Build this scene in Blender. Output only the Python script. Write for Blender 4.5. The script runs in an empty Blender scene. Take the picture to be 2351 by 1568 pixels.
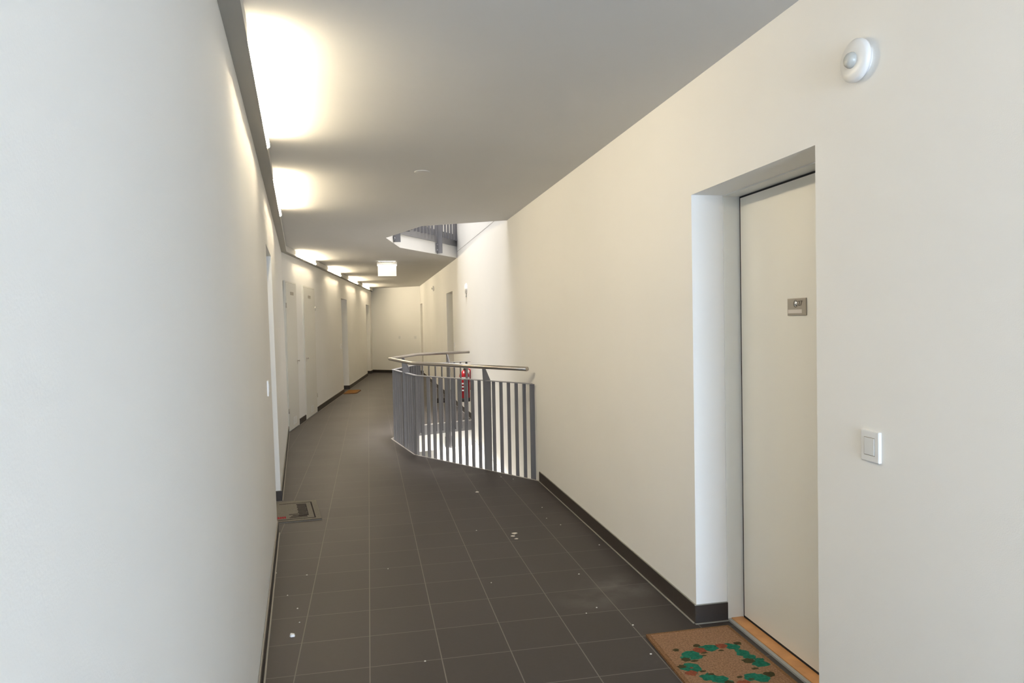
import bpy, bmesh, math, random
from mathutils import Vector, Matrix
random.seed(4)
S = bpy.context.scene
COL = S.collection

# ------------------------------------------------------------------ camera
FPX, YAW, PITCH, ROLL = 1625.0, 0.2000, -0.0272, -0.0193
cy, sy = math.cos(YAW), math.sin(YAW)
fwd = Vector((sy*math.cos(PITCH), cy*math.cos(PITCH), math.sin(PITCH)))
right0 = Vector((cy, -sy, 0)); up0 = right0.cross(fwd)
rr = math.cos(ROLL)*right0 + math.sin(ROLL)*up0
uu = -math.sin(ROLL)*right0 + math.cos(ROLL)*up0
cam_d = bpy.data.cameras.new('camera'); cam = bpy.data.objects.new('camera', cam_d); COL.objects.link(cam)
M = Matrix((rr, uu, -fwd)).transposed().to_4x4(); M.translation = Vector((0, 0, 1.5))
cam.matrix_world = M
cam_d.sensor_width = 36; cam_d.lens = 36*FPX/2351; cam_d.clip_start = 0.05
S.camera = cam

# ------------------------------------------------------------------ world, exposure, daylight, added fill lights
w = bpy.data.worlds.new('sky'); S.world = w; w.use_nodes = True
bg = w.node_tree.nodes['Background']; bg.inputs[0].default_value = (0.80, 0.90, 1.0, 1); bg.inputs[1].default_value = 1.5
S.view_settings.view_transform = 'Standard'; S.view_settings.look = 'None'
S.view_settings.exposure = 0.0; S.view_settings.gamma = 1; S.view_settings.use_curve_mapping = False
S.cycles.max_bounces = 14; S.cycles.diffuse_bounces = 8; S.cycles.glossy_bounces = 4
S.cycles.sample_clamp_indirect = 8; S.cycles.use_denoising = True

FL_TOP = 5.60
LAMP = 184.0            # radiance of the fluorescent tubes
def area(name, loc, direc, sx, sy_, power, col, spread=180):
    d = bpy.data.lights.new(name, 'AREA'); d.shape = 'RECTANGLE'; d.size = sx; d.size_y = sy_
    d.energy = power; d.color = col; d.spread = math.radians(spread)
    o = bpy.data.objects.new(name, d); COL.objects.link(o); o.location = loc
    o.rotation_euler = Vector(direc).to_track_quat('-Z', 'Y').to_euler()
    return o
area('daylight_window', (0.91, -3.92, 1.10), (0, 1, 0), 1.15, 1.9, 375, (0.63, 0.79, 1.0))
area('daylight_skylight', (0.975, 9.9, 7.05), (0, 0, -1), 1.05, 3.9, 340, (1.0, 0.98, 0.96), 75)
area('upper_corridor_fill', (0.1, 15.0, FL_TOP), (0.2, 0, -1), 1.0, 8.0, 650, (1.0, 0.95, 0.87))  # added fill light without a fixture, brightens the gaps behind the upper railing
area('lower_hall_fill', (-0.30, 12.0, -0.46), (0.75, 0, -0.66), 9.0, 0.3, 430, (1.0, 0.98, 0.95))  # added fill light under the floor slab, whitens the lower storey

# ------------------------------------------------------------------ helpers
def tag(o, label=None, cat=None, group=None, kind=None):
    if label: o['label'] = label
    if cat: o['category'] = cat
    if group: o['group'] = group
    if kind: o['kind'] = kind
    return o
def link(name, bm, mats, parent=None, smooth=False, loc=None):
    bmesh.ops.recalc_face_normals(bm, faces=bm.faces)
    me = bpy.data.meshes.new(name); bm.to_mesh(me); bm.free()
    if not isinstance(mats, (list, tuple)): mats = [mats]
    for m in mats: me.materials.append(m)
    if smooth:
        for p in me.polygons: p.use_smooth = True
    o = bpy.data.objects.new(name, me); COL.objects.link(o)
    if parent is not None: o.parent = parent
    if loc is not None: o.location = loc
    return o
def empty(name, loc=(0, 0, 0), rz=0.0):
    o = bpy.data.objects.new(name, None); COL.objects.link(o); o.location = loc
    o.rotation_euler = (0, 0, rz); o.empty_display_size = 0.1
    return o
def hexa(bm, pts, mi=0):
    v = [bm.verts.new(p) for p in pts]
    for f in ((0, 3, 2, 1), (4, 5, 6, 7), (0, 1, 5, 4), (1, 2, 6, 5), (2, 3, 7, 6), (3, 0, 4, 7)):
        fc = bm.faces.new([v[i] for i in f]); fc.material_index = mi
    return v
def box(bm, x0, x1, y0, y1, z0, z1, mi=0):
    return hexa(bm, [(x0, y0, z0), (x1, y0, z0), (x1, y1, z0), (x0, y1, z0), (x0, y0, z1), (x1, y0, z1), (x1, y1, z1), (x0, y1, z1)], mi)
def prism(bm, poly, z0, z1, mi=0):
    b = [bm.verts.new((p[0], p[1], z0)) for p in poly]; t = [bm.verts.new((p[0], p[1], z1)) for p in poly]
    n = len(poly)
    fs = [bm.faces.new(b[::-1]), bm.faces.new(t)]
    for i in range(n): fs.append(bm.faces.new([b[i], b[(i+1) % n], t[(i+1) % n], t[i]]))
    for f in fs: f.material_index = mi
    return fs
def tube(bm, p0, p1, r, n=12, mi=0, caps=True):
    p0, p1 = Vector(p0), Vector(p1); d = (p1-p0).normalized()
    a = d.orthogonal().normalized(); b = d.cross(a)
    c0 = [bm.verts.new(p0+(a*math.cos(t)+b*math.sin(t))*r) for t in [2*math.pi*i/n for i in range(n)]]
    c1 = [bm.verts.new(p1+(a*math.cos(t)+b*math.sin(t))*r) for t in [2*math.pi*i/n for i in range(n)]]
    for i in range(n):
        f = bm.faces.new([c0[i], c0[(i+1) % n], c1[(i+1) % n], c1[i]]); f.material_index = mi; f.smooth = True
    if caps:
        for c in (c0[::-1], c1): bm.faces.new(c).material_index = mi
def sweep(bm, pts, r, n=16, mi=0, mitre=True):
    """round tube along a polyline with mitred joints"""
    pts = [Vector(p) for p in pts]; rings = []
    for i, p in enumerate(pts):
        d0 = (pts[i]-pts[i-1]).normalized() if i else (pts[1]-pts[0]).normalized()
        d1 = (pts[i+1]-pts[i]).normalized() if i < len(pts)-1 else d0
        t = (d0+d1).normalized(); side = Vector((0, 0, 1)).cross(t)
        if side.length < 1e-4: side = Vector((1, 0, 0)).cross(t)
        side.normalize(); up = t.cross(side).normalized()
        k = 1/max(0.4, t.dot(d1))
        rings.append([bm.verts.new(p+side*math.cos(a)*r*k+up*math.sin(a)*r) for a in [2*math.pi*j/n for j in range(n)]])
    for a, b in zip(rings, rings[1:]):
        for j in range(n):
            f = bm.faces.new([a[j], a[(j+1) % n], b[(j+1) % n], b[j]]); f.smooth = True; f.material_index = mi
    bm.faces.new(rings[0][::-1]).material_index = mi; bm.faces.new(rings[-1]).material_index = mi
def lathe(bm, prof, M=Matrix(), n=32, mi=0):
    """profile of (radius, height) turned about local Z, placed by M"""
    rings = []
    for r, h in prof:
        if r < 1e-6: rings.append([bm.verts.new(M @ Vector((0, 0, h)))])
        else: rings.append([bm.verts.new(M @ Vector((r*math.cos(2*math.pi*i/n), r*math.sin(2*math.pi*i/n), h))) for i in range(n)])
    for a, b in zip(rings, rings[1:]):
        for i in range(n):
            j = (i+1) % n
            if len(a) == 1: v = [a[0], b[i], b[j]]
            elif len(b) == 1: v = [a[i], b[0], a[j]]
            else: v = [a[i], a[j], b[j], b[i]]
            f = bm.faces.new(v); f.smooth = True; f.material_index = mi
def bevel(bm, w_, seg=2):
    bmesh.ops.bevel(bm, geom=list(bm.edges), offset=w_, segments=seg, affect='EDGES', profile=0.6)
def frame_m(origin, xdir, zdir):
    x = Vector(xdir).normalized(); z = Vector(zdir).normalized(); y = z.cross(x)
    m = Matrix((x, y, z)).transposed().to_4x4(); m.translation = Vector(origin); return m
def xf(bm, m): bmesh.ops.transform(bm, matrix=m, verts=bm.verts)

# ------------------------------------------------------------------ materials
def mat(name, col, rough=0.6, metal=0.0, emis=None, estr=0.0, noise=0.0, nscale=3.0, bump=0.0, bscale=120.0, spec=0.5):
    m = bpy.data.materials.new(name); m.use_nodes = True; nt = m.node_tree; b = nt.nodes['Principled BSDF']
    b.inputs['Base Color'].default_value = (*col, 1); b.inputs['Roughness'].default_value = rough
    b.inputs['Metallic'].default_value = metal; b.inputs['Specular IOR Level'].default_value = spec
    if emis:
        b.inputs['Emission Color'].default_value = (*emis, 1); b.inputs['Emission Strength'].default_value = estr
    geo = nt.nodes.new('ShaderNodeNewGeometry')
    if noise:
        n = nt.nodes.new('ShaderNodeTexNoise'); n.inputs['Scale'].default_value = nscale; n.inputs['Detail'].default_value = 4
        nt.links.new(geo.outputs['Position'], n.inputs['Vector'])
        mr = nt.nodes.new('ShaderNodeMapRange'); mr.inputs['From Min'].default_value = 0.3; mr.inputs['From Max'].default_value = 0.7
        mr.inputs['To Min'].default_value = 1-noise; mr.inputs['To Max'].default_value = 1+noise
        nt.links.new(n.outputs['Fac'], mr.inputs['Value'])
        vm = nt.nodes.new('ShaderNodeVectorMath'); vm.operation = 'SCALE'; vm.inputs[0].default_value = col
        nt.links.new(mr.outputs['Result'], vm.inputs['Scale']); nt.links.new(vm.outputs['Vector'], b.inputs['Base Color'])
    if bump:
        n2 = nt.nodes.new('ShaderNodeTexNoise'); n2.inputs['Scale'].default_value = bscale; n2.inputs['Detail'].default_value = 2
        nt.links.new(geo.outputs['Position'], n2.inputs['Vector'])
        bp = nt.nodes.new('ShaderNodeBump'); bp.inputs['Strength'].default_value = bump; bp.inputs['Distance'].default_value = 0.002
        nt.links.new(n2.outputs['Fac'], bp.inputs['Height']); nt.links.new(bp.outputs['Normal'], b.inputs['Normal'])
    return m
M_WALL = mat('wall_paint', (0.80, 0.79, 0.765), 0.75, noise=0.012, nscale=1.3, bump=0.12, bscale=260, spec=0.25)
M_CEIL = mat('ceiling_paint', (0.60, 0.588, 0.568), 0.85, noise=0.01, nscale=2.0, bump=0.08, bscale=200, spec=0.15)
M_SLAB = mat('slab_paint', (0.83, 0.82, 0.80), 0.8, spec=0.2, noise=0.01)
M_DOOR = mat('door_paint', (0.77, 0.755, 0.70), 0.45, noise=0.008, spec=0.4)
M_DFRAME = mat('door_frame_paint', (0.76, 0.765, 0.74), 0.4, noise=0.005)
M_CUP = mat('cupboard_paint', (0.69, 0.675, 0.62), 0.5, noise=0.008)
M_RAIL = mat('railing_paint', (0.175, 0.172, 0.183), 0.42, metal=0.25, noise=0.03, nscale=9, spec=0.5)
M_RAILTOP = mat('railing_edge_paint', (0.27, 0.265, 0.275), 0.38, metal=0.3, noise=0.02, spec=0.5)
M_STEEL = mat('brushed_steel', (0.50, 0.46, 0.42), 0.33, metal=0.95, noise=0.03, nscale=30)
M_GALV = mat('edge_channel_paint', (0.22, 0.215, 0.22), 0.5, metal=0.3, noise=0.05, nscale=5)
M_TRIM = mat('edge_trim_metal', (0.62, 0.60, 0.57), 0.35, metal=0.6)
M_FIX = mat('luminaire_metal', (0.34, 0.325, 0.29), 0.5, metal=0.0, noise=0.02, spec=0.3)
M_FIXB = mat('luminaire_cover', (0.62, 0.61, 0.58), 0.5, spec=0.3)
M_TUBE = mat('lit_tube', (0.9, 0.9, 0.9), 0.4, emis=(1.0, 0.85, 0.60), estr=LAMP)
M_PLASTIC = mat('white_plastic', (0.75, 0.75, 0.745), 0.3)
M_PLASTIC2 = mat('switch_rocker_plastic', (0.70, 0.70, 0.69), 0.33)
M_LENS = mat('sensor_lens', (0.46, 0.47, 0.45), 0.25)
M_GAP = mat('dark_seal', (0.015, 0.015, 0.018), 0.7)
M_WOOD = mat('threshold_wood', (0.55, 0.27, 0.10), 0.42, noise=0.15, nscale=14)
M_SILL = mat('threshold_strip', (0.33, 0.34, 0.34), 0.5)
M_PLATE = mat('plate_metal', (0.33, 0.30, 0.26), 0.4, metal=0.5)
M_LABEL = mat('plate_paper', (0.60, 0.56, 0.53), 0.6)
M_INK = mat('plate_ink', (0.05, 0.04, 0.03), 0.6)
M_CHROME = mat('chrome', (0.7, 0.7, 0.7), 0.15, metal=1.0)
M_RED = mat('extinguisher_red', (0.32, 0.008, 0.014), 0.28)
M_BLACK = mat('black_rubber', (0.012, 0.012, 0.012), 0.55)
M_WHITE = mat('white_paper', (0.85, 0.85, 0.84), 0.8)
M_PLASTER = mat('plaster_crumb', (0.60, 0.58, 0.54), 0.9)
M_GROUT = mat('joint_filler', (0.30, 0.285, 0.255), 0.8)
M_COIR = mat('coir', (0.25, 0.145, 0.085), 0.95, noise=0.35, nscale=140, bump=1.0, bscale=500, spec=0.1)
M_COIRD = mat('coir_edge', (0.19, 0.105, 0.055), 0.95, noise=0.3, nscale=140, spec=0.1)
M_GREEN = mat('mat_green_print', (0.012, 0.115, 0.075), 0.9, noise=0.35, nscale=90, spec=0.1)
M_OLIVE = mat('mat_olive_print', (0.045, 0.040, 0.018), 0.9, noise=0.3, nscale=90, spec=0.1)
M_REDP = mat('mat_red_print', (0.20, 0.055, 0.03), 0.9, noise=0.3, nscale=90, spec=0.1)
M_MATG = mat('mat_grey_pile', (0.17, 0.16, 0.14), 0.95, noise=0.2, nscale=200, bump=0.6, bscale=600, spec=0.1)
M_MATD = mat('mat_dark_print', (0.022, 0.020, 0.022), 0.95, noise=0.3, nscale=200, spec=0.1)
M_MATR = mat('mat_red_letters', (0.30, 0.02, 0.03), 0.95, spec=0.1)
M_OCHRE = mat('ochre_coir', (0.22, 0.105, 0.028), 0.95, noise=0.3, nscale=90, spec=0.1)
M_SIGN = mat('sign_face', (0.9, 0.9, 0.88), 0.3, emis=(1.0, 0.98, 0.90), estr=0.35)
M_SIGNL = mat('sign_lamp', (0.9, 0.9, 0.88), 0.3, emis=(1.0, 0.96, 0.88), estr=2.5)
M_HOUSE = mat('sign_housing', (0.55, 0.54, 0.52), 0.5)
M_ALU = mat('window_aluminium', (0.45, 0.46, 0.47), 0.4, metal=0.6)
M_GLASS = bpy.data.materials.new('clear_glazing'); M_GLASS.use_nodes = True
nt = M_GLASS.node_tree; nt.nodes.clear()
o_ = nt.nodes.new('ShaderNodeOutputMaterial'); mx = nt.nodes.new('ShaderNodeMixShader'); tr = nt.nodes.new('ShaderNodeBsdfTransparent')
gl = nt.nodes.new('ShaderNodeBsdfGlossy'); gl.inputs['Roughness'].default_value = 0.02; mx.inputs[0].default_value = 0.08
nt.links.new(tr.outputs[0], mx.inputs[1]); nt.links.new(gl.outputs[0], mx.inputs[2]); nt.links.new(mx.outputs[0], o_.inputs[0])

TS, TOX, TOY = 0.31575, -0.3444, 3.1338
def tile_mat(name, base, grout, mode='floor', rough=0.46, gw=0.0048):
    """square tiles laid on the world grid; joints as thin lighter lines"""
    m = bpy.data.materials.new(name); m.use_nodes = True; nt = m.node_tree; b = nt.nodes['Principled BSDF']
    N = nt.nodes.new; L = nt.links.new
    geo = N('ShaderNodeNewGeometry'); sep = N('ShaderNodeSeparateXYZ'); L(geo.outputs['Position'], sep.inputs[0])
    def mth(op, a, bb=None, c=None):
        n = N('ShaderNodeMath'); n.operation = op
        for i, v in enumerate((a, bb, c)):
            if v is None: continue
            if isinstance(v, (int, float)): n.inputs[i].default_value = v
            else: L(v, n.inputs[i])
        return n.outputs[0]
    def cell(sock, off):
        t = mth('DIVIDE', mth('SUBTRACT', sock, off), TS)
        fr = mth('FRACT', t); fl = mth('FLOOR', t)
        return mth('LESS_THAN', mth('SUBTRACT', 0.5, mth('ABSOLUTE', mth('SUBTRACT', fr, 0.5))), gw/2/TS), fl
    gx, fx = cell(sep.outputs['X'], TOX); gy, fy = cell(sep.outputs['Y'], TOY)
    g = mth('MAXIMUM', gx, mth('MULTIPLY', gy, 0.8)) if mode == 'floor' else mth('MULTIPLY', gy, 0.35)
    cmb = N('ShaderNodeCombineXYZ'); L(fx if mode == 'floor' else fy, cmb.inputs[0]); L(fy, cmb.inputs[1])
    wn = N('ShaderNodeTexWhiteNoise'); wn.noise_dimensions = '3D'; L(cmb.outputs[0], wn.inputs['Vector'])
    no = N('ShaderNodeTexNoise'); no.inputs['Scale'].default_value = 1.6; no.inputs['Detail'].default_value = 6; L(geo.outputs['Position'], no.inputs['Vector'])
    no2 = N('ShaderNodeTexNoise'); no2.inputs['Scale'].default_value = 45; no2.inputs['Detail'].default_value = 3; L(geo.outputs['Position'], no2.inputs['Vector'])
    v = mth('ADD', 0.82, mth('ADD', mth('MULTIPLY', wn.outputs['Value'], 0.12), mth('ADD', mth('MULTIPLY', no.outputs['Fac'], 0.14), mth('MULTIPLY', no2.outputs['Fac'], 0.12))))
    bs = N('ShaderNodeVectorMath'); bs.operation = 'SCALE'; bs.inputs[0].default_value = base; L(v, bs.inputs['Scale'])
    last = bs.outputs[0]
    if mode == 'floor':                      # dusty scuff marks with a place of their own
        acc = None
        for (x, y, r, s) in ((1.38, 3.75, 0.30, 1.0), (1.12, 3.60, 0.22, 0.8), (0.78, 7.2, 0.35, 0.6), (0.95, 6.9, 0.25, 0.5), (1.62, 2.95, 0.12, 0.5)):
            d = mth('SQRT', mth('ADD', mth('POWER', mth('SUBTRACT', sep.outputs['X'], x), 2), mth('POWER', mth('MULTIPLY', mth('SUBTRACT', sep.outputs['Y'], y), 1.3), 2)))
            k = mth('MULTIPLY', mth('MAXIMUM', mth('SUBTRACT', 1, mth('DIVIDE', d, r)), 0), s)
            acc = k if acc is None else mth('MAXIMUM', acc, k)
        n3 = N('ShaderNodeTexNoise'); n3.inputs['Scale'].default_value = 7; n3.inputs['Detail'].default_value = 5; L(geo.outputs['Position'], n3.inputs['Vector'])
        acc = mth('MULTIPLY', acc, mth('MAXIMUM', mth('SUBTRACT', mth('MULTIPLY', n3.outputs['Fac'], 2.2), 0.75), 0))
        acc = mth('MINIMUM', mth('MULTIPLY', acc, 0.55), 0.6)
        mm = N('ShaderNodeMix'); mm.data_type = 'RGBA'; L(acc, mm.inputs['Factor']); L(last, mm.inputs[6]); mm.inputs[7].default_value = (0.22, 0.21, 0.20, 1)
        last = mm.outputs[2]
    mm = N('ShaderNodeMix'); mm.data_type = 'RGBA'; L(g, mm.inputs['Factor']); L(last, mm.inputs[6]); mm.inputs[7].default_value = (*grout, 1)
    L(mm.outputs[2], b.inputs['Base Color'])
    b.inputs['Specular IOR Level'].default_value = 0.26
    L(mth('ADD', rough, mth('ADD', mth('MULTIPLY', g, 0.3), mth('MULTIPLY', no.outputs['Fac'], 0.08))), b.inputs['Roughness'])
    bp = N('ShaderNodeBump'); bp.inputs['Strength'].default_value = 0.25; bp.inputs['Distance'].default_value = 0.001
    L(mth('SUBTRACT', mth('MULTIPLY', no2.outputs['Fac'], 0.6), g), bp.inputs['Height']); L(bp.outputs[0], b.inputs['Normal'])
    return m
M_TILE = tile_mat('floor_tile', (0.046, 0.040, 0.039), (0.175, 0.162, 0.150))
M_BASE = tile_mat('baseboard_tile', (0.040, 0.033, 0.029), (0.12, 0.11, 0.10), mode='base', rough=0.45, gw=0.004)

# ------------------------------------------------------------------ plan of the place
XR = 1.55                                            # right wall plane
H = 2.64                                             # ceiling height
FL = 3.04                                            # storey height
def near_pt(y): return Vector((-0.198-0.0905*y, y))
CORN = Vector((-1.139, 10.40))
def far_pt(y): return Vector((-1.139+0.1015*(y-10.40), y))
ENDL, ENDR = far_pt(22.70), Vector((XR, 21.50))
OPEN_F = [(XR, 6.445), (0.485, 8.16), (0.262, 9.40), (0.700, 10.545), (XR, 10.875)]      # hole in this floor
OPEN_C = [(XR, 7.80), (0.642, 8.32), (0.257, 9.47), (0.489, 10.66), (XR, 12.337)]      # hole in the ceiling
def outline(hole):
    out = [(-1.9, -4.1), (1.95, -4.1), (1.95, hole[0][1]), hole[0]] + hole[1:-1] + [hole[-1], (1.95, hole[-1][1]), (1.95, 23.3), (-1.9, 23.3)]
    return out
def slab(name, hole, z0, z1, m):
    bm = bmesh.new(); fs = prism(bm, outline(hole), z0, z1); bm.normal_update()
    bmesh.ops.triangulate(bm, faces=[f for f in bm.faces if len(f.verts) > 4])
    o = link(name, bm, m); tag(o, kind='structure'); return o
slab('floor', OPEN_F, -0.02, 0.0, M_TILE)
slab('floor_slab', OPEN_F, -0.40, -0.022, M_SLAB)
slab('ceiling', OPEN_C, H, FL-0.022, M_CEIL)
slab('floor_upper', OPEN_C, FL-0.02, FL, M_TILE)
bm = bmesh.new(); box(bm, -1.9, 1.95, -4.1, 23.3, -FL-0.2, -FL); tag(link('floor_lower', bm, M_GROUT), kind='structure')
ROOFH = [(XR, 7.9), (0.40, 7.9), (0.40, 11.9), (XR, 11.9)]
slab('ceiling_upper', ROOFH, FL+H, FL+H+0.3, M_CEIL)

LEAN = 0.031/2.6
def wall(name, p0, p1, ops, z0, z1, th, lean0=0.0, lean1=0.0, oph=2.10, ob=0.0, m=M_WALL):
    """straight wall from p0 to p1 (front face), openings as distances, thickness on the left of p0->p1 if th>0"""
    p0, p1 = Vector(p0), Vector(p1); d = (p1-p0); Ls = d.length; d /= Ls; n = Vector((-d.y, d.x))
    def fp(s, z):
        le = (lean0+(lean1-lean0)*s/Ls)*z
        q = p0+d*s+n*le; return (q.x, q.y, z)
    def bp(s, z):
        q = p0+d*s+n*th; return (q.x, q.y, z)
    bm = bmesh.new()
    def blk(a, b, za, zb): hexa(bm, [fp(a, za), fp(b, za), bp(b, za), bp(a, za), fp(a, zb), fp(b, zb), bp(b, zb), bp(a, zb)])
    s = 0.0
    for a, b in sorted(ops):
        blk(s, a, z0, z1); blk(a, b, oph, z1)
        if z0 < ob-0.02: blk(a, b, z0, ob-0.001)
        s = b
    blk(s, Ls, z0, z1)
    return tag(link(name, bm, m), kind='structure')
TH = 0.34
# door openings
R_OPS = [(2.234, 3.205), (13.12, 14.17), (20.62, 21.42)]
NL = (CORN-near_pt(-4.1)).length; ndir = (CORN-near_pt(-4.1)).normalized()
FLn = (ENDL-CORN).length; fdir = (ENDL-CORN).normalized()
def sN(y): return (near_pt(y)-near_pt(-4.1)).length
def sF(y): return (far_pt(y)-CORN).length
L_OPS = [(sN(5.35), sN(6.33))]
F_OPS = [(sF(16.10), sF(17.02)), (sF(21.15), sF(22.15))]
wall('wall_right', (XR, -4.1), (XR, 21.5), [(a+4.1, b+4.1) for a, b in R_OPS], -FL, FL+H+0.2, -TH)
wall('wall_left', near_pt(-4.1), CORN, L_OPS, -0.01, H+0.01, TH, LEAN, LEAN)
wall('wall_left_far', CORN, ENDL, F_OPS, -0.01, H+0.01, TH, LEAN, 0.0)
wall('wall_back', ENDL-Vector((0.35, -0.29)), ENDR+Vector((0.3, -0.249)), [], -FL, FL+H, 0.3)
for nm, za, zb in (('upper', FL, FL+H), ('lower', -FL, -0.40)):
    wall('wall_left_'+nm, near_pt(-4.1), CORN, [], za, zb, TH)
    wall('wall_left_far_'+nm, CORN, ENDL, [], za, zb, TH)
# front end behind the camera with its window
bm = bmesh.new()
box(bm, -0.4, 0.31, -4.1, -3.8, -FL, FL+H); box(bm, 1.51, 1.95, -4.1, -3.8, -FL, FL+H)
box(bm, 0.31, 1.51, -4.1, -3.8, -FL, 0.06); box(bm, 0.31, 1.51, -4.1, -3.8, 2.21, FL+H)
tag(link('wall_front', bm, M_WALL), kind='structure')
wn_ = tag(empty('window_1', (0.91, -3.86, 0.06)), kind='structure')
bm = bmesh.new()
for x0, x1, z0, z1 in ((-0.60, -0.54, 0, 2.15), (0.54, 0.60, 0, 2.15), (-0.54, 0.54, 0, 0.06), (-0.54, 0.54, 2.09, 2.15), (-0.03, 0.03, 0.06, 2.09)): box(bm, x0, x1, -0.03, 0.03, z0, z1)
link('frame', bm, M_ALU, wn_)
bm = bmesh.new(); box(bm, -0.54, -0.03, -0.006, 0.006, 0.06, 2.09); box(bm, 0.03, 0.54, -0.006, 0.006, 0.06, 2.09); link('pane', bm, M_GLASS, wn_)
# skylight over the opening
bm = bmesh.new()
for a in ((0.20, 0.398, 7.7, 12.1), (1.552, 1.75, 7.7, 12.1), (0.398, 1.552, 7.7, 7.898), (0.398, 1.552, 11.902, 12.1)): box(bm, *a, FL+H+0.3, 6.8)
tag(link('trim_11', bm, M_SLAB), kind='structure')
sk = tag(empty('window_2', (0.975, 9.9, 6.8)), kind='structure')
bm = bmesh.new()
for y in (-2.0, -0.68, 0.64, 1.94): box(bm, -0.575, 0.575, y, y+0.06, 0, 0.08)
for x in (-0.575, 0.515): box(bm, x, x+0.06, -2.0, 2.0, 0, 0.08)
link('frame', bm, M_ALU, sk)
bm = bmesh.new(); box(bm, -0.575, 0.575, -2.0, 2.0, 0.085, 0.097); link('pane', bm, M_GLASS, sk)

# shadow joint along the right wall, as seen through both holes
for nm, zz, y0, y1 in (('trim_1', FL-0.292, 7.82, 12.3), ('trim_2', -0.292, 6.5, 10.84)):
    bm = bmesh.new(); box(bm, XR-0.0006, XR+0.002, y0, y1, zz-0.003, zz+0.003); tag(link(nm, bm, M_GROUT), kind='structure')
# steel edge channel and bright floor edge trim around the two holes
def edge_band(name, hole, zt, hgt, m, off0, off1):
    bm = bmesh.new(); P = [Vector(p) for p in hole]
    def offs(o):
        res = []
        for i, p in enumerate(P):
            ns = []
            if i > 0: d = (P[i]-P[i-1]).normalized(); ns.append(Vector((-d.y, d.x)))
            if i < len(P)-1: d = (P[i+1]-P[i]).normalized(); ns.append(Vector((-d.y, d.x)))
            ns = [-k for k in ns]
            if len(ns) == 2:
                t = (ns[0]+ns[1]).normalized(); q = p+t*o/t.dot(ns[0])
            else:
                d = (P[1]-P[0]).normalized() if i == 0 else (P[-1]-P[-2]).normalized()
                q = p+ns[0]*o; q = q+d*((XR-q.x)/d.x)
                q.x = XR-0.002
            res.append(q)
        return res
    a, b = offs(off0), offs(off1)
    for i in range(len(P)-1):
        hexa(bm, [(*a[i], zt-hgt), (*a[i+1], zt-hgt), (*b[i+1], zt-hgt), (*b[i], zt-hgt), (*a[i], zt), (*a[i+1], zt), (*b[i+1], zt), (*b[i], zt)])
    return tag(link(name, bm, m), kind='structure')
edge_band('trim_3', OPEN_F, -0.012, 0.145, M_GALV, 0.001, 0.010)
edge_band('trim_4', OPEN_C, FL-0.006, 0.195, M_GALV, 0.001, 0.010)
edge_band('trim_5', OPEN_F, 0.003, 0.014, M_TRIM, -0.006, 0.011)

# ------------------------------------------------------------------ baseboards and the light joint at their foot
BH, BT = 0.090, 0.010
def base_piece(bmb, bmj, a, b, side, lean=0.0, capa=0.0):
    """skirting tile along a->b, standing off to 'side' (+1 left of a->b)"""
    a, b = Vector(a), Vector(b); d = (b-a).normalized(); n = Vector((-d.y, d.x))*side
    e = n*lean*BH*-1
    p = [a, b, b+n*BT, a+n*BT]
    hexa(bmb, [(*q, 0.004) for q in p]+[(*(q+e*0), BH) for q in p])
    j = [a+n*BT*0.5, b+n*BT*0.5, b+n*(BT+0.007), a+n*(BT+0.007)]
    hexa(bmj, [(*q, 0.0) for q in j]+[(*q, 0.004) for q in j])
    k = [a+n*0.0005, b+n*0.0005, b+n*0.006, a+n*0.006]  # pale strip standing in for light catching the tiles' top edge
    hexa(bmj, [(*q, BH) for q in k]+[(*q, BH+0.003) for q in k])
def baseboard(name, jname, pieces):
    b1, b2 = bmesh.new(), bmesh.new()
    for pc in pieces: base_piece(b1, b2, *pc)
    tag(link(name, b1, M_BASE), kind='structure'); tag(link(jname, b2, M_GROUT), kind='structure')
ND = 0.165                                               # niche depth up to the steel frame
rp = [((XR, -3.79), (XR, 2.234), 1), ((XR, 3.205), (XR, 6.44), 1), ((XR+ND, 3.205), (XR-BT, 3.205), 1), ((XR, 2.234), (XR+ND, 2.234), 1)]
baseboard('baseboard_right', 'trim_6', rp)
rp = [((XR, 10.885), (XR, 13.12), 1), ((XR, 14.17), (XR, 20.62), 1), ((XR+ND, 14.17), (XR-BT, 14.17), 1), ((XR+ND, 21.42), (XR-BT, 21.42), 1)]
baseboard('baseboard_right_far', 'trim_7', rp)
def along(p, d, s): return p+d*s
A0 = near_pt(-4.1)
nn = Vector((-ndir.y, ndir.x)); fn = Vector((-fdir.y, fdir.x))
a, b = L_OPS[0]
lp = [(along(A0, ndir, 0.3), along(A0, ndir, a), -1), (along(A0, ndir, b), CORN-ndir*0.002, -1), (along(A0, ndir, b)+nn*ND, along(A0, ndir, b)-nn*BT, -1)]
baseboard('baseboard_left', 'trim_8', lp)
CUP1, CUP2 = (10.41, 11.17), (11.70, 12.72)
f0, f1 = F_OPS
lp = [(far_pt(CUP1[1]+0.02), far_pt(CUP2[0]-0.02), -1), (far_pt(CUP2[1]+0.02), along(CORN, fdir, f0[0]), -1), (along(CORN, fdir, f0[1]), along(CORN, fdir, f1[0]), -1),
      (along(CORN, fdir, f1[1]), ENDL, -1), (along(CORN, fdir, f0[1])+fn*ND, along(CORN, fdir, f0[1])-fn*BT, -1), (along(CORN, fdir, f1[1])+fn*ND, along(CORN, fdir, f1[1])-fn*BT, -1)]
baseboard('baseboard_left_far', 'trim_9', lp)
baseboard('baseboard_back', 'trim_10', [(ENDL, ENDR, -1)])

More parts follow.
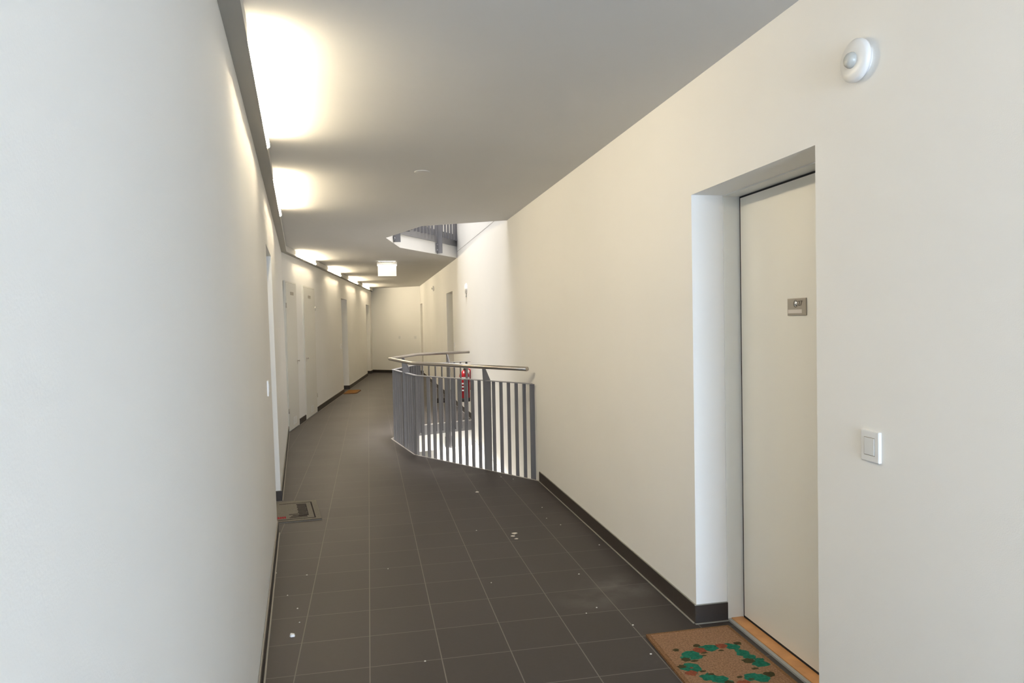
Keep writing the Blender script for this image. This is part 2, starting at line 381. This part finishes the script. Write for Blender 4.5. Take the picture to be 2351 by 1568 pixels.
# ------------------------------------------------------------------ doors in their niches
def door(num, p, d, n, width, plate=False, label=None):
    """p: floor point of the near edge on the wall plane, d along the wall, n into the wall"""
    ang = math.atan2(d.y, d.x)
    r = empty('door_%d' % num, (p.x, p.y, 0), ang); tag(r, kind='structure')
    sgn = 1 if n.dot(Vector((-d.y, d.x))) > 0 else -1
    def bx(bm, s0, s1, q0, q1, z0, z1, mi=0): box(bm, s0, s1, min(q0*sgn, q1*sgn), max(q0*sgn, q1*sgn), z0, z1, mi)
    W = width; bm = bmesh.new()
    bx(bm, 0.0, 0.006, ND, 0.33, 0, 2.10); bx(bm, W-0.006, W, ND, 0.33, 0, 2.10); bx(bm, 0.006, W-0.006, ND, 0.33, 2.094, 2.10)
    link('frame', bm, M_DFRAME, r)
    bm = bmesh.new(); bx(bm, 0.006, W-0.006, 0.2515, 0.268, 0.0, 2.094); link('seal', bm, M_GAP, r)
    bm = bmesh.new(); bx(bm, 0.018, W-0.020, 0.248, 0.2514, 0.022, 2.084); link('leaf', bm, M_DOOR, r)
    bm = bmesh.new(); bx(bm, 0.006, W-0.006, 0.185, 0.247, 0.001, 0.012); link('threshold', bm, M_WOOD, r)
    bm = bmesh.new(); bx(bm, 0.006, W-0.006, ND, 0.183, 0.0, 0.009); link('threshold_strip', bm, M_SILL, r)
    bm = bmesh.new(); tube(bm, (0.09, sgn*0.20, 1.02), (0.09, sgn*0.248, 1.02), 0.010); tube(bm, (0.085, sgn*0.20, 1.02), (0.20, sgn*0.20, 1.02), 0.009)
    bx(bm, 0.07, 0.11, 0.242, 0.248, 0.90, 1.14); link('handle', bm, M_STEEL, r)
    return r, sgn
Y = Vector((0, 1)); X = Vector((1, 0))
d1, sg = door(1, Vector((XR, 2.234)), Y, X, 0.971)
door(2, along(A0, ndir, L_OPS[0][0]), ndir, nn, L_OPS[0][1]-L_OPS[0][0])
door(3, along(CORN, fdir, f0[0]), fdir, fn, f0[1]-f0[0])
door(4, along(CORN, fdir, f1[0]), fdir, fn, f1[1]-f1[0])
door(5, Vector((XR, 13.12)), Y, X, 1.05)
door(6, Vector((XR, 20.62)), Y, X, 0.80)
# name plate with door viewer on the nearest door: local x = distance along wall, -y = into wall
np_ = empty('name_plate', (0.487, -0.2478, 1.542)); np_.parent = d1; np_['label'] = 'bronze grey name plate with viewer and white card'
def plate_box(w_, h_, t, y=0.0, r=0.004):
    bm = bmesh.new(); box(bm, -w_/2, w_/2, y, y+t, -h_/2, h_/2); return bm
bm = plate_box(0.134, 0.074, 0.005); bevel(bm, 0.0022, 2); link('plate', bm, M_PLATE, np_)
bm = bmesh.new(); box(bm, -0.040, 0.060, 0.0045, 0.0062, -0.027, -0.011); link('card', bm, M_LABEL, np_)
bm = bmesh.new(); lathe(bm, [(0.0, 0.0085), (0.005, 0.008), (0.0075, 0.006), (0.011, 0.0055), (0.0115, 0.004)], frame_m((0.006, 0, 0.014), (1, 0, 0), (0, 1, 0)), 20); link('viewer', bm, M_CHROME, np_)
bm = bmesh.new(); lathe(bm, [(0.0115, 0.0045), (0.0155, 0.0054), (0.0155, 0.004)], frame_m((0.006, 0, 0.0135), (1, 0, 0), (0, 1, 0)), 20); link('viewer_ring', bm, M_INK, np_)
tc = bpy.data.curves.new('digits', 'FONT'); tc.body = '27'; tc.size = 0.030; tc.extrude = 0.0004; tc.align_x = 'CENTER'; tc.align_y = 'CENTER'
to = bpy.data.objects.new('digits', tc); COL.objects.link(to)
dg = bpy.context.evaluated_depsgraph_get(); me = bpy.data.meshes.new_from_object(to.evaluated_get(dg)); bpy.data.objects.remove(to)
me.materials.clear(); me.materials.append(M_INK)
do = bpy.data.objects.new('digits', me); COL.objects.link(do); do.parent = np_
do.matrix_local = frame_m((-0.027, 0.0055, 0.014), (-1, 0, 0), (0, 1, 0))

# ------------------------------------------------------------------ riser cupboards on the far left wall
def cupboard(y0, y1, knob_near, label):
    p = far_pt(y0); W = (far_pt(y1)-p).length; ang = math.atan2(fdir.y, fdir.x)
    r = empty('riser_cupboard', (p.x, p.y, 0), ang); tag(r, label, 'cupboard', 'riser cupboards in the left wall')
    lf = 0.002
    bm = bmesh.new()
    box(bm, 0, 0.022, -0.005, 0.02, 0.0, 2.15); box(bm, W-0.022, W, -0.005, 0.02, 0.0, 2.15); box(bm, 0.022, W-0.022, -0.005, 0.02, 2.128, 2.15); link('frame', bm, M_CUP, r)
    bm = bmesh.new(); box(bm, 0.020, W-0.020, -0.003, 0.0, 0.004, 2.13); link('gap', bm, M_GAP, r)
    bm = bmesh.new(); box(bm, 0.026, W-0.026, -0.010, -0.003, 0.012, 2.124); bevel(bm, 0.0015, 1); lfo = link('leaf', bm, M_CUP, r)
    xk = W-0.075 if not knob_near else 0.12
    bm = bmesh.new(); lathe(bm, [(0.020, 0.0), (0.020, 0.004), (0.008, 0.006), (0.007, 0.022), (0.013, 0.028), (0.013, 0.036), (0.0, 0.039)], frame_m((xk, -0.010, 0.985), (1, 0, 0), (0, -1, 0)), 16)
    box(bm, xk-0.006, xk+0.006, -0.014, -0.010, 0.93, 0.985); link('knob', bm, M_STEEL, r)
    xl = 0.31 if not knob_near else 0.385
    bm = bmesh.new(); box(bm, xl, xl+0.22, -0.013, -0.010, 1.958, 2.005); link('label_plate', bm, M_PLATE, r)
    xv = 0.31 if not knob_near else 0.42
    bm = bmesh.new()
    for k in (0, 1): box(bm, xv+k*0.195, xv+k*0.195+0.015, -0.014, -0.010, 0.07, 0.175)
    for k in (0, 1): box(bm, xv+0.015, xv+0.195, -0.014, -0.010, 0.07+k*0.093, 0.082+k*0.093)
    for k in range(5): box(bm, xv+0.015, xv+0.195, -0.013, -0.010, 0.088+k*0.015, 0.094+k*0.015)
    link('vent', bm, M_PLASTIC, r)
    xh = 0.006 if not knob_near else W-0.026
    for z in (0.30, 1.80):
        bm = bmesh.new(); tube(bm, (xh+0.01, -0.010, z-0.035), (xh+0.01, -0.010, z+0.035), 0.009, 10); link('hinge', bm, M_STEEL, r)
    return r
cupboard(*CUP1, False, 'narrow off-white cupboard door beside the wall corner, hinges on its left edge')
cupboard(*CUP2, True, 'wider off-white cupboard door farther from the wall corner, hinges on its right edge')

# ------------------------------------------------------------------ continuous strip light under the ceiling
def strip(name, p0, d, L_, lamps, label, lean_at, s_from=0.0, z_b=2.548):
    """tray hangs off the wall; lamps = lit stretches, the rest is closed with covers"""
    n = Vector((d.y, -d.x)) if True else None            # into the corridor
    r = empty(name, (p0.x, p0.y, z_b)); tag(r, label, 'light', 'strip lights on the left wall')
    o0, o1 = 0.0005, 0.070
    def P(s, o, z):
        q = d*s+n*(o-lean_at(s)*(z+z_b)); return (q.x, q.y, z)
    def bar(bm, s0, s1, a, b, z0, z1): hexa(bm, [P(s0, a, z0), P(s1, a, z0), P(s1, b, z0), P(s0, b, z0), P(s0, a, z1), P(s1, a, z1), P(s1, b, z1), P(s0, b, z1)])
    bm = bmesh.new(); bar(bm, s_from, L_, o0, o1, 0.0, 0.004); bar(bm, s_from, L_, o1-0.003, o1, 0.004, 0.006); link('tray', bm, M_FIX, r)
    s = s_from; spans = []
    for a, b in lamps: spans.append((s, a)); s = b
    spans.append((s, L_))
    for a, b in spans:
        if b-a < 0.05: continue
        bm = bmesh.new(); bar(bm, a, b, o0+0.006, o1-0.002, 0.0105, H-z_b-0.006); bar(bm, a, b, o0+0.010, o1-0.012, H-z_b-0.006, H-z_b-0.001); link('cover', bm, M_FIXB, r)
    for a, b in lamps:
        bm = bmesh.new(); tube(bm, P(a+0.03, 0.072, 0.021), P(b-0.03, 0.072, 0.021), 0.012, 10); link('lamp_tube', bm, M_TUBE, r)
    return r
strip('strip_light', near_pt(-3.75), ndir, (CORN-near_pt(-3.75)).length-0.010,
      [((near_pt(a)-near_pt(-3.75)).length, (near_pt(b)-near_pt(-3.75)).length) for a, b in ((-1.60, 0.02), (2.80, 4.44), (5.42, 7.14))],
      'grey ceiling strip light over the near left wall', lambda s: LEAN)
strip('strip_light', CORN, fdir, FLn-0.075,
      [(sF(a), sF(b)) for a, b in ((11.07, 12.70), (14.03, 15.68), (16.98, 18.66), (19.86, 21.55))],
      'grey ceiling strip light over the far left wall with four lit stretches', lambda s: LEAN*(1-s/FLn), s_from=0.012)

# ------------------------------------------------------------------ railings round the holes
def mesh_of(name, fn, m, smooth=False):
    bm = bmesh.new(); fn(bm); bmesh.ops.recalc_face_normals(bm, faces=bm.faces)
    me = bpy.data.meshes.new(name); bm.to_mesh(me); bm.free(); me.materials.append(m); return me
def f_bar(bm): box(bm, -0.004, 0.004, 0.022, 0.062, -0.11, 0.905)
def f_bar_wide(bm): box(bm, -0.005, 0.005, 0.010, 0.068, -0.11, 0.905)
def f_post(bm):
    prof = [(0.006, -0.385), (0.100, -0.385), (0.100, 0.90), (0.030, 1.035), (-0.004, 1.035), (0.002, 0.90)]
    a = [bm.verts.new((-0.006, y, z)) for y, z in prof]; b = [bm.verts.new((0.006, y, z)) for y, z in prof]
    bm.faces.new(a); bm.faces.new(b[::-1])
    for i in range(len(prof)): bm.faces.new([a[i], b[i], b[(i+1) % len(prof)], a[(i+1) % len(prof)]])
def f_brk(bm):
    box(bm, -0.06, 0.06, 0.0115, 0.022, -0.372, -0.215); box(bm, -0.060, -0.052, 0.022, 0.07, -0.372, -0.215)
def f_bolt(bm):
    tube(bm, (0.034, 0.022, 0), (0.034, 0.032, 0), 0.010, 6)
ME_BAR, ME_BARW, ME_POST, ME_BRK, ME_BOLT = (mesh_of('baluster', f_bar, M_RAIL), mesh_of('end_baluster', f_bar_wide, M_RAIL), mesh_of('post', f_post, M_RAIL),
                                             mesh_of('bracket', f_brk, M_RAIL), mesh_of('bolt', f_bolt, M_CHROME))
def offset_poly(P, o):
    P = [Vector(p) for p in P]; res = []
    for i, p in enumerate(P):
        ns = []
        if i > 0: d = (P[i]-P[i-1]).normalized(); ns.append(Vector((d.y, -d.x)))
        if i < len(P)-1: d = (P[i+1]-P[i]).normalized(); ns.append(Vector((d.y, -d.x)))
        if len(ns) == 2: t = (ns[0]+ns[1]).normalized(); res.append(p+t*o/t.dot(ns[0]))
        else: res.append(p+ns[0]*o)
    return res
def railing(hole, z0, segs, label, ends=(0.075, 0.03)):
    """segs: per side (first bar distance, pitch, count, {post indices})"""
    P = [Vector(p) for p in hole]; c = sum(P, Vector((0, 0)))/len(P)
    r = empty('stair_railing', (c.x, c.y, z0)); tag(r, label, 'railing')
    def put(me, q, ang, nm, par=r):
        o = bpy.data.objects.new(nm, me); COL.objects.link(o); o.parent = par; o.location = (q.x-c.x, q.y-c.y, 0); o.rotation_euler = (0, 0, ang); return o
    for i, (s0, pitch, cnt, posts) in enumerate(segs):
        a, b = P[i], P[i+1]; d = (b-a).normalized(); ang = math.atan2(-d.y, -d.x)    # local +y points into the hole
        for k in range(cnt):
            q = a+d*(s0+pitch*k)
            if k in posts:
                po = put(ME_POST, q, ang, 'post')
                for me, nm, z in ((ME_BRK, 'bracket', 0), (ME_BOLT, 'bolt', -0.25), (ME_BOLT, 'bolt', -0.335)):
                    o = bpy.data.objects.new(nm, me); COL.objects.link(o); o.parent = po; o.location = (0, 0, z)
            else:
                wide = (i == 0 and k == 0) or (i == len(segs)-1 and k == cnt-1)
                put(ME_BARW if wide else ME_BAR, q, ang, 'baluster')
    def clip(pts, gap0, gap1):
        pts = [Vector(p) for p in pts]
        for idx, nb, g in ((0, 1, gap0), (-1, -2, gap1)):
            d = (pts[idx]-pts[nb]).normalized(); pts[idx] = pts[idx]+d*((XR-g-pts[idx].x)/d.x)
        return pts
    a, b = clip(offset_poly(P, 0.020), 0.03, 0.02), clip(offset_poly(P, 0.064), 0.03, 0.02)
    bm = bmesh.new()
    for i in range(len(P)-1):
        hexa(bm, [(a[i].x-c.x, a[i].y-c.y, 0.905), (a[i+1].x-c.x, a[i+1].y-c.y, 0.905), (b[i+1].x-c.x, b[i+1].y-c.y, 0.905), (b[i].x-c.x, b[i].y-c.y, 0.905),
                  (a[i].x-c.x, a[i].y-c.y, 0.913), (a[i+1].x-c.x, a[i+1].y-c.y, 0.913), (b[i+1].x-c.x, b[i+1].y-c.y, 0.913), (b[i].x-c.x, b[i].y-c.y, 0.913)])
    link('top_rail', bm, M_RAILTOP, r)
    h = clip(offset_poly(P, 0.004), *ends)
    bm = bmesh.new(); sweep(bm, [(q.x-c.x, q.y-c.y, 1.052) for q in h], 0.021, 20); link('handrail', bm, M_STEEL, r)['label'] = 'brushed steel tube handrail'
    return r
railing(OPEN_F, 0.0, [(0.125, 0.1108, 18, {6}), (0.07, 0.113, 11, {4}), (0.07, 0.112, 11, {4}), (0.06, 0.107, 8, {4})],
        'grey steel railing with steel tube handrail around the opening in the corridor floor')
railing(OPEN_C, FL, [(0.07, 0.113, 9, {4}), (0.07, 0.112, 11, {5}), (0.07, 0.112, 10, {5}), (0.06, 0.1155, 17, {10})],
        'grey steel railing of the storey above, seen through the ceiling opening')

# ------------------------------------------------------------------ switches, sensors and small wall things
def wall_m(p, d, n, z):
    """local x along d, local y up the wall, local z out of the wall"""
    return frame_m((p.x, p.y, z), (d.x, d.y, 0), (n.x, n.y, 0))
def switch(p, d, n, z, label, group='light switches', sz=0.082, hz=0.098, tilt=0.0):
    r = empty('light_switch'); xd = Vector((0, 0, 1)).cross(Vector((n.x, n.y, 0)))
    r.matrix_world = frame_m((p.x, p.y, z), xd, (n.x, n.y, 0)) @ Matrix.Rotation(tilt, 4, 'Z'); tag(r, label, 'switch', group)
    bm = bmesh.new(); box(bm, -sz/2, sz/2, -hz/2, hz/2, -0.004, 0.010); bevel(bm, 0.0038, 3)
    link('plate', bm, M_PLASTIC, r)
    k = 0.27
    bm = bmesh.new(); box(bm, -sz*k-0.0018, sz*k+0.0018, -hz*0.275-0.0018, hz*0.275+0.0018, 0.0098, 0.0106); link('rocker_gap', bm, M_PLATE, r)
    bm = bmesh.new(); box(bm, -sz*k, sz*k, -hz*0.275, hz*0.275, 0.0100, 0.0120); bevel(bm, 0.0006, 1); link('rocker', bm, M_PLASTIC2, r)
    return r
XN = Vector((-1, 0))
switch(Vector((XR, 1.955)), Y, XN, 1.087, 'white square light switch on the right wall beside the nearest door')
q = near_pt(4.72); switch(q+nn*LEAN*1.1, ndir, -nn, 1.11, 'light switch seen edge-on on the near left wall')
q = far_pt(15.82); switch(q, fdir, -fn, 1.05, 'small light switch on the far left wall before the orange mat')
switch(Vector((XR, 12.98)), Y, XN, 1.10, 'small light switch on the right wall beyond the railing')
ed = (ENDR-ENDL).normalized(); en = Vector((ed.y, -ed.x))
for t, lb in ((0.575, 'left one of two small switches on the end wall'), (0.890, 'right one of two small switches on the end wall')):
    switch(ENDL+(ENDR-ENDL)*t, ed, en, 1.10, lb)
def sensor(p, n, z, label, s=1.0):
    r = empty('motion_sensor'); xd = Vector((0, 0, 1)).cross(Vector((n.x, n.y, 0)))
    r.matrix_world = frame_m((p.x, p.y, z), xd, (n.x, n.y, 0)); tag(r, label, 'sensor', 'motion sensors on the right wall')
    bm = bmesh.new(); lathe(bm, [(0.052, 0.0), (0.056, 0.012), (0.0655, 0.014), (0.067, 0.020), (0.066, 0.027), (0.058, 0.033), (0.034, 0.036), (0.0, 0.0365)], Matrix.Scale(s, 4), 48); link('housing', bm, M_PLASTIC, r)
    bm = bmesh.new(); lathe(bm, [(0.025, 0.034), (0.0245, 0.041), (0.021, 0.049), (0.015, 0.054), (0.007, 0.0565), (0.0, 0.057)], Matrix.Scale(s, 4), 32); link('lens', bm, M_LENS, r)
sensor(Vector((XR, 1.995)), XN, 2.305, 'round white motion sensor high on the right wall above the switch')
sensor(Vector((XR, 16.85)), XN, 2.335, 'small motion sensor far down the right wall near the ceiling')
# oval alarm light on the sunlit part of the right wall
r = empty('wall_light', (XR, 11.22, 2.05)); tag(r, 'small white domed wall light on the bright wall by the ceiling opening', 'light')
mm = frame_m((0, 0, 0), (0, 1, 0), (-1, 0, 0))
bm = bmesh.new(); lathe(bm, [(0.084, 0.0), (0.084, 0.010), (0.078, 0.013)], mm, 32); link('base', bm, M_PLASTIC2, r)
bm = bmesh.new(); lathe(bm, [(0.078, 0.011), (0.072, 0.020), (0.050, 0.028), (0.022, 0.031), (0.0, 0.032)], mm, 32); link('dome', bm, M_PLASTIC, r)
bm = bmesh.new(); tube(bm, (-0.004, 0, -0.084), (-0.004, 0, -0.115), 0.005, 10); box(bm, -0.016, 0.0, -0.018, 0.018, -0.135, -0.113); link('connector', bm, M_LENS, r)
# blanking cover on the ceiling
bm = bmesh.new(); lathe(bm, [(0.060, 0.0), (0.060, -0.002), (0.054, -0.004), (0.0, -0.0045)], Matrix(), 32)
tag(link('ceiling_cover', bm, M_CEIL, loc=(0.425, 5.36, H)), 'flat round blanking cover on the ceiling', 'cover')

# lit sign hanging from the ceiling
r = empty('exit_sign', (0.362, 13.05, H)); r.rotation_euler = (0, 0, -0.02); tag(r, 'glowing white emergency sign hanging from the ceiling', 'sign')
bm = bmesh.new(); box(bm, -0.178, 0.178, -0.035, 0.035, -0.052, -0.012); bevel(bm, 0.004, 2); link('housing', bm, M_HOUSE, r)
bm = bmesh.new(); box(bm, -0.174, 0.174, -0.030, 0.030, -0.075, -0.052); link('light_strip', bm, M_SIGNL, r)
bm = bmesh.new(); box(bm, -0.165, 0.165, -0.006, 0.006, -0.262, -0.075); link('panel', bm, M_SIGN, r)
for x in (-0.12, 0.12):
    bm = bmesh.new(); tube(bm, (x, 0, -0.014), (x, 0, 0.0), 0.012, 10); link('mount', bm, M_HOUSE, r)
area('sign_glow', (0.362, 12.98, H-0.012), (0, -0.4, 1), 0.30, 0.012, 0.5, (1.0, 0.93, 0.82))

# fire extinguisher on its wall hook
r = empty('fire_extinguisher', (XR-0.095, 10.99, 0.275)); tag(r, 'red fire extinguisher hanging on the right wall behind the railing', 'fire extinguisher')
bm = bmesh.new(); lathe(bm, [(0.0, 0.055), (0.078, 0.055), (0.080, 0.065), (0.080, 0.395), (0.074, 0.430), (0.055, 0.460), (0.028, 0.476), (0.020, 0.490), (0.0, 0.490)], Matrix(), 32); link('cylinder', bm, M_RED, r)
bm = bmesh.new(); lathe(bm, [(0.0, 0.0), (0.080, 0.0), (0.0825, 0.006), (0.0825, 0.056), (0.078, 0.058)], Matrix(), 32); link('base_ring', bm, M_BLACK, r)
bm = bmesh.new(); lathe(bm, [(0.0812, 0.345), (0.0812, 0.385)], Matrix(), 32)
link('label_band', bm, M_WHITE, r)
for z in (0.17, 0.225, 0.275):
    bm = bmesh.new(); box(bm, -0.048, -0.022, -0.0800, -0.060, z, z+0.022); link('label_mark', bm, M_WHITE, r)
bm = bmesh.new(); tube(bm, (0, 0, 0.488), (0, 0, 0.525), 0.018, 14); tube(bm, (0.0, -0.02, 0.515), (0.055, -0.045, 0.515), 0.009, 8); link('valve', bm, M_CHROME, r)
bm = bmesh.new(); hexa(bm, [(-0.012, -0.105, 0.545), (0.012, -0.105, 0.545), (0.012, 0.02, 0.520), (-0.012, 0.02, 0.520), (-0.012, -0.105, 0.557), (0.012, -0.105, 0.557), (0.012, 0.02, 0.540), (-0.012, 0.02, 0.540)])
hexa(bm, [(-0.010, -0.095, 0.495), (0.010, -0.095, 0.495), (0.010, 0.0, 0.512), (-0.010, 0.0, 0.512), (-0.010, -0.095, 0.505), (0.010, -0.095, 0.505), (0.010, 0.0, 0.522), (-0.010, 0.0, 0.522)]); link('lever', bm, M_BLACK, r)
bm = bmesh.new(); sweep(bm, [(0.055, -0.045, 0.515), (0.082, -0.052, 0.50), (0.093, -0.050, 0.45), (0.093, -0.042, 0.36), (0.092, -0.038, 0.25), (0.090, -0.036, 0.18)], 0.009, 10); link('hose', bm, M_RED, r)
bm = bmesh.new(); box(bm, 0.078, 0.094, -0.02, 0.02, 0.30, 0.46); link('wall_hook', bm, M_STEEL, r)

# ------------------------------------------------------------------ doormats and floor litter
def blob(bm, cx, cy_, rad, z, mi, seed, n=14, sq=1.0, rot=0.0):
    rnd = random.Random(seed); v = []
    for i in range(n):
        t = 2*math.pi*i/n; k = rad*(0.72+0.42*rnd.random())
        x, y = math.cos(t)*k, math.sin(t)*k*sq
        v.append(bm.verts.new((cx+x*math.cos(rot)-y*math.sin(rot), cy_+x*math.sin(rot)+y*math.cos(rot), z)))
    f = bm.faces.new(v); f.material_index = mi; f.normal_update()
    if f.normal.z < 0: f.normal_flip()
# coir mat with printed wreath at the nearest door (world coordinates relative to its centre)
cx, cyy = 1.458, 2.775
bm = bmesh.new()
Q = [(1.228, 2.43), (1.676, 2.40), (1.676, 3.122), (1.252, 3.122)]
prism(bm, [(x-cx, y-cyy) for x, y in Q], 0.0, 0.013)
Qi = [(1.246, 2.45), (1.658, 2.42), (1.658, 3.106), (1.268, 3.106)]
prism(bm, [(x-cx, y-cyy) for x, y in Qi], 0.0131, 0.0150, 1)
fl = []
WREATH = [(1.476, 2.919, 'g', 60), (1.368, 2.879, 'g', 70), (1.378, 2.853, 'g', 45), (1.311, 2.771, 'g', 75), (1.585, 2.902, 'g', 55), (1.591, 2.838, 'g', 50), (1.601, 2.798, 'g', 45), (1.613, 2.733, 'g', 65), (1.579, 2.768, 'o', 45), (1.348, 2.678, 'g', 60), (1.385, 2.650, 'g', 60), (1.52, 2.636, 'g', 60), (1.555, 2.617, 'g', 55), (1.426, 2.951, 'o', 30), (1.319, 2.934, 'o', 25), (1.279, 2.788, 'o', 30), (1.322, 2.84, 'o', 35), (1.6, 2.640, 'o', 40), (1.419, 2.909, 'r', 50), (1.533, 2.92, 'r', 45), (1.293, 2.725, 'r', 40), (1.618, 2.928, 'o', 30), (1.406, 2.62, 'o', 30), (1.46, 2.60, 'r', 45)]
zl = 0.0152
for i, (x, y, c, s) in enumerate(WREATH):
    mi = {'g': 2, 'o': 3, 'r': 4}[c]; rad = s*0.00066
    blob(bm, x-cx, y-cyy, rad, zl+i*0.00002, mi, i, sq=0.85)
    if c == 'g':
        a = math.atan2(y-2.77, x-1.46)
        blob(bm, x-cx+math.cos(a+1.3)*rad*0.9, y-cyy+math.sin(a+1.3)*rad*0.9, rad*0.55, zl+i*0.00002+0.00001, mi, i+50, sq=0.6)
        blob(bm, x-cx-math.cos(a+0.9)*rad*1.3, y-cyy-math.sin(a+0.9)*rad*1.3, rad*0.4, zl+i*0.00002+0.00001, 3, i+90, sq=0.5)
blob(bm, 1.313-cx, 2.767-cyy, 0.008, zl+0.0008, 4, 7)
tag(link('doormat', bm, [M_COIRD, M_COIR, M_GREEN, M_OLIVE, M_REDP], loc=(cx, cyy, 0)), 'brown coir doormat with a green flower wreath at the nearest door', 'doormat')

# grey mat with dark print at the left door (local frame: x towards the corridor)
bm = bmesh.new(); ox, oy = -0.60, 5.95
mq = [(-0.836, 5.60), (-0.387, 5.634), (-0.470, 6.262), (-0.90, 6.30)]
mq = [(-0.742, 5.605), (-0.387, 5.634), (-0.478, 6.268), (-0.800, 6.285)]
prism(bm, [(x-ox, y-oy) for x, y in mq], 0.0, 0.007)
U = Vector((mq[1][0]-mq[0][0], mq[1][1]-mq[0][1])); U.normalize(); Vv = Vector((mq[2][0]-mq[1][0], mq[2][1]-mq[1][1])); LV = Vv.length; Vv.normalize(); O = Vector(mq[1])
def mp(u, v, z): q = O-U*u+Vv*v; return (q.x-ox, q.y-oy, z)
def patch(u0, u1, v0, v1, mi, z=0.0074): hexa(bm, [mp(u1, v0, 0.0069), mp(u0, v0, 0.0069), mp(u0, v1, 0.0069), mp(u1, v1, 0.0069), mp(u1, v0, z), mp(u0, v0, z), mp(u0, v1, z), mp(u1, v1, z)], mi)
patch(0.0, 0.335, 0.002, 0.014, 1)                                   # edge line nearest the viewer
patch(0.040, 0.335, 0.058, 0.072, 1); patch(0.040, 0.050, 0.072, 0.585, 1); patch(0.050, 0.30, 0.573, 0.585, 1)
for k in range(9):                                                   # rows of small dark print
    v0 = 0.155+k*0.044; patch(0.090+0.003*(k % 3), 0.165-0.004*(k % 2), v0, v0+0.030, 1)
patch(0.088, 0.094, 0.150, 0.54, 1)
for k in range(3): v0 = 0.105+k*0.030; patch(0.100, 0.235-0.012*k, v0, v0+0.017, 1)
patch(0.165, 0.235, 0.205, 0.222, 1)
for k in range(5): patch(0.262+k*0.016, 0.272+k*0.016, 0.105, 0.165, 2); 
for k in range(4): patch(0.268+k*0.016, 0.280+k*0.016, 0.122+0.012*(k % 2), 0.134+0.012*(k % 2), 2, 0.0075)
tag(link('doormat', bm, [M_MATG, M_MATD, M_MATR], loc=(ox, oy, 0)), 'grey doormat with dark block print and red letters at the left door', 'doormat')
# ochre mat at the far left door
bm = bmesh.new(); ox, oy = -0.40, 16.25
prism(bm, [(x-ox, y-oy) for x, y in [(-0.565, 15.86), (-0.34, 15.84), (-0.275, 15.93), (-0.20, 16.55), (-0.225, 16.66), (-0.48, 16.66)]], 0.0, 0.018)
prism(bm, [(x-ox, y-oy) for x, y in [(-0.54, 15.93), (-0.34, 15.90), (-0.30, 15.97), (-0.24, 16.52), (-0.26, 16.60), (-0.47, 16.60)]], 0.0181, 0.020, 1)
tag(link('doormat', bm, [M_COIRD, M_OCHRE], loc=(ox, oy, 0)), 'orange-brown doormat at the far left door', 'doormat')
# dark mat and a black bin-like box by the far right door
bm = bmesh.new(); box(bm, -0.14, 0.14, -0.33, 0.33, 0, 0.015); o = link('doormat', bm, M_MATD, loc=(1.36, 13.74, 0)); tag(o, 'dark doormat at the right wall door beyond the railing', 'doormat')
bm = bmesh.new(); hexa(bm, [(-0.05, -0.045, 0), (0.05, -0.045, 0), (0.05, 0.045, 0), (-0.05, 0.045, 0), (-0.058, -0.05, 0.19), (0.058, -0.05, 0.19), (0.058, 0.05, 0.19), (-0.058, 0.05, 0.19)]); bevel(bm, 0.006, 2)
tag(link('bin', bm, M_BLACK, loc=(1.62, 13.92, 0)), 'small black bin in the doorway niche beyond the railing', 'bin')

# paper scrap, paint flecks and crumbs on the floor
def flake(name, x, y, r_, h, m, seed, label, cat, group=None):
    rnd = random.Random(seed); bm = bmesh.new(); n = 7
    ring = [(math.cos(2*math.pi*i/n)*r_*(0.55+0.6*rnd.random()), math.sin(2*math.pi*i/n)*r_*(0.55+0.6*rnd.random())) for i in range(n)]
    b = [bm.verts.new((a, c, 0)) for a, c in ring]; t = [bm.verts.new((a*0.8, c*0.8, h*(0.5+0.6*rnd.random()))) for a, c in ring]; tp = bm.verts.new((0, 0, h))
    bm.faces.new(b[::-1])
    for i in range(n):
        j = (i+1) % n; bm.faces.new([b[i], b[j], t[j], t[i]]); bm.faces.new([t[i], t[j], tp])
    return tag(link(name, bm, m, loc=(x, y, 0.0)), label, cat, group)
flake('paper_scrap', -0.397, 3.543, 0.019, 0.012, M_WHITE, 3, 'crumpled white paper scrap on the floor tiles near the left wall', 'paper')
for k, (x, y, r_, wh) in enumerate(((0.984, 4.895, 0.022, 'farthest and widest'), (0.962, 4.835, 0.020, 'middle one'), (0.970, 4.770, 0.014, 'nearest and smallest'))):
    flake('paint_fleck', x, y, r_, 0.001, M_PLASTER, 20+k, 'pale paint fleck on the tiles, %s of a row of three' % wh, 'fleck', 'row of three paint flecks')
flake('wood_chip', 0.913, 6.186, 0.020, 0.004, M_PLASTER, 41, 'pale chip on the tiles in front of the railing', 'chip')
CR = [(-0.477, 4.088), (-0.405, 3.884), (-0.588, 4.478), (0.084, 4.381), (0.731, 5.033), (1.342, 5.522), (0.66, 3.992), (1.24, 3.26), (1.206, 2.954), (1.061, 3.45), (1.135, 3.506), (1.188, 4.001), (1.298, 5.206), (1.354, 5.01), (1.48, 4.491), (1.323, 6.6), (1.228, 6.727), (-0.542, 3.815), (-0.377, 3.697), (0.212, 3.13), (-0.398, 4.398)]
protos = [flake('plaster_crumb', CR[k][0], CR[k][1], 0.0042+0.001*k, 0.003, M_PLASTER, 60+k, 'tiny pale plaster crumb on the dark floor tiles', 'crumb', 'plaster crumbs on the floor') for k in range(3)]
for k, (x, y) in enumerate(CR[3:]):
    o = protos[k % 3].copy(); COL.objects.link(o); o.location = (x, y, 0); o.rotation_euler = (0, 0, k*1.3)
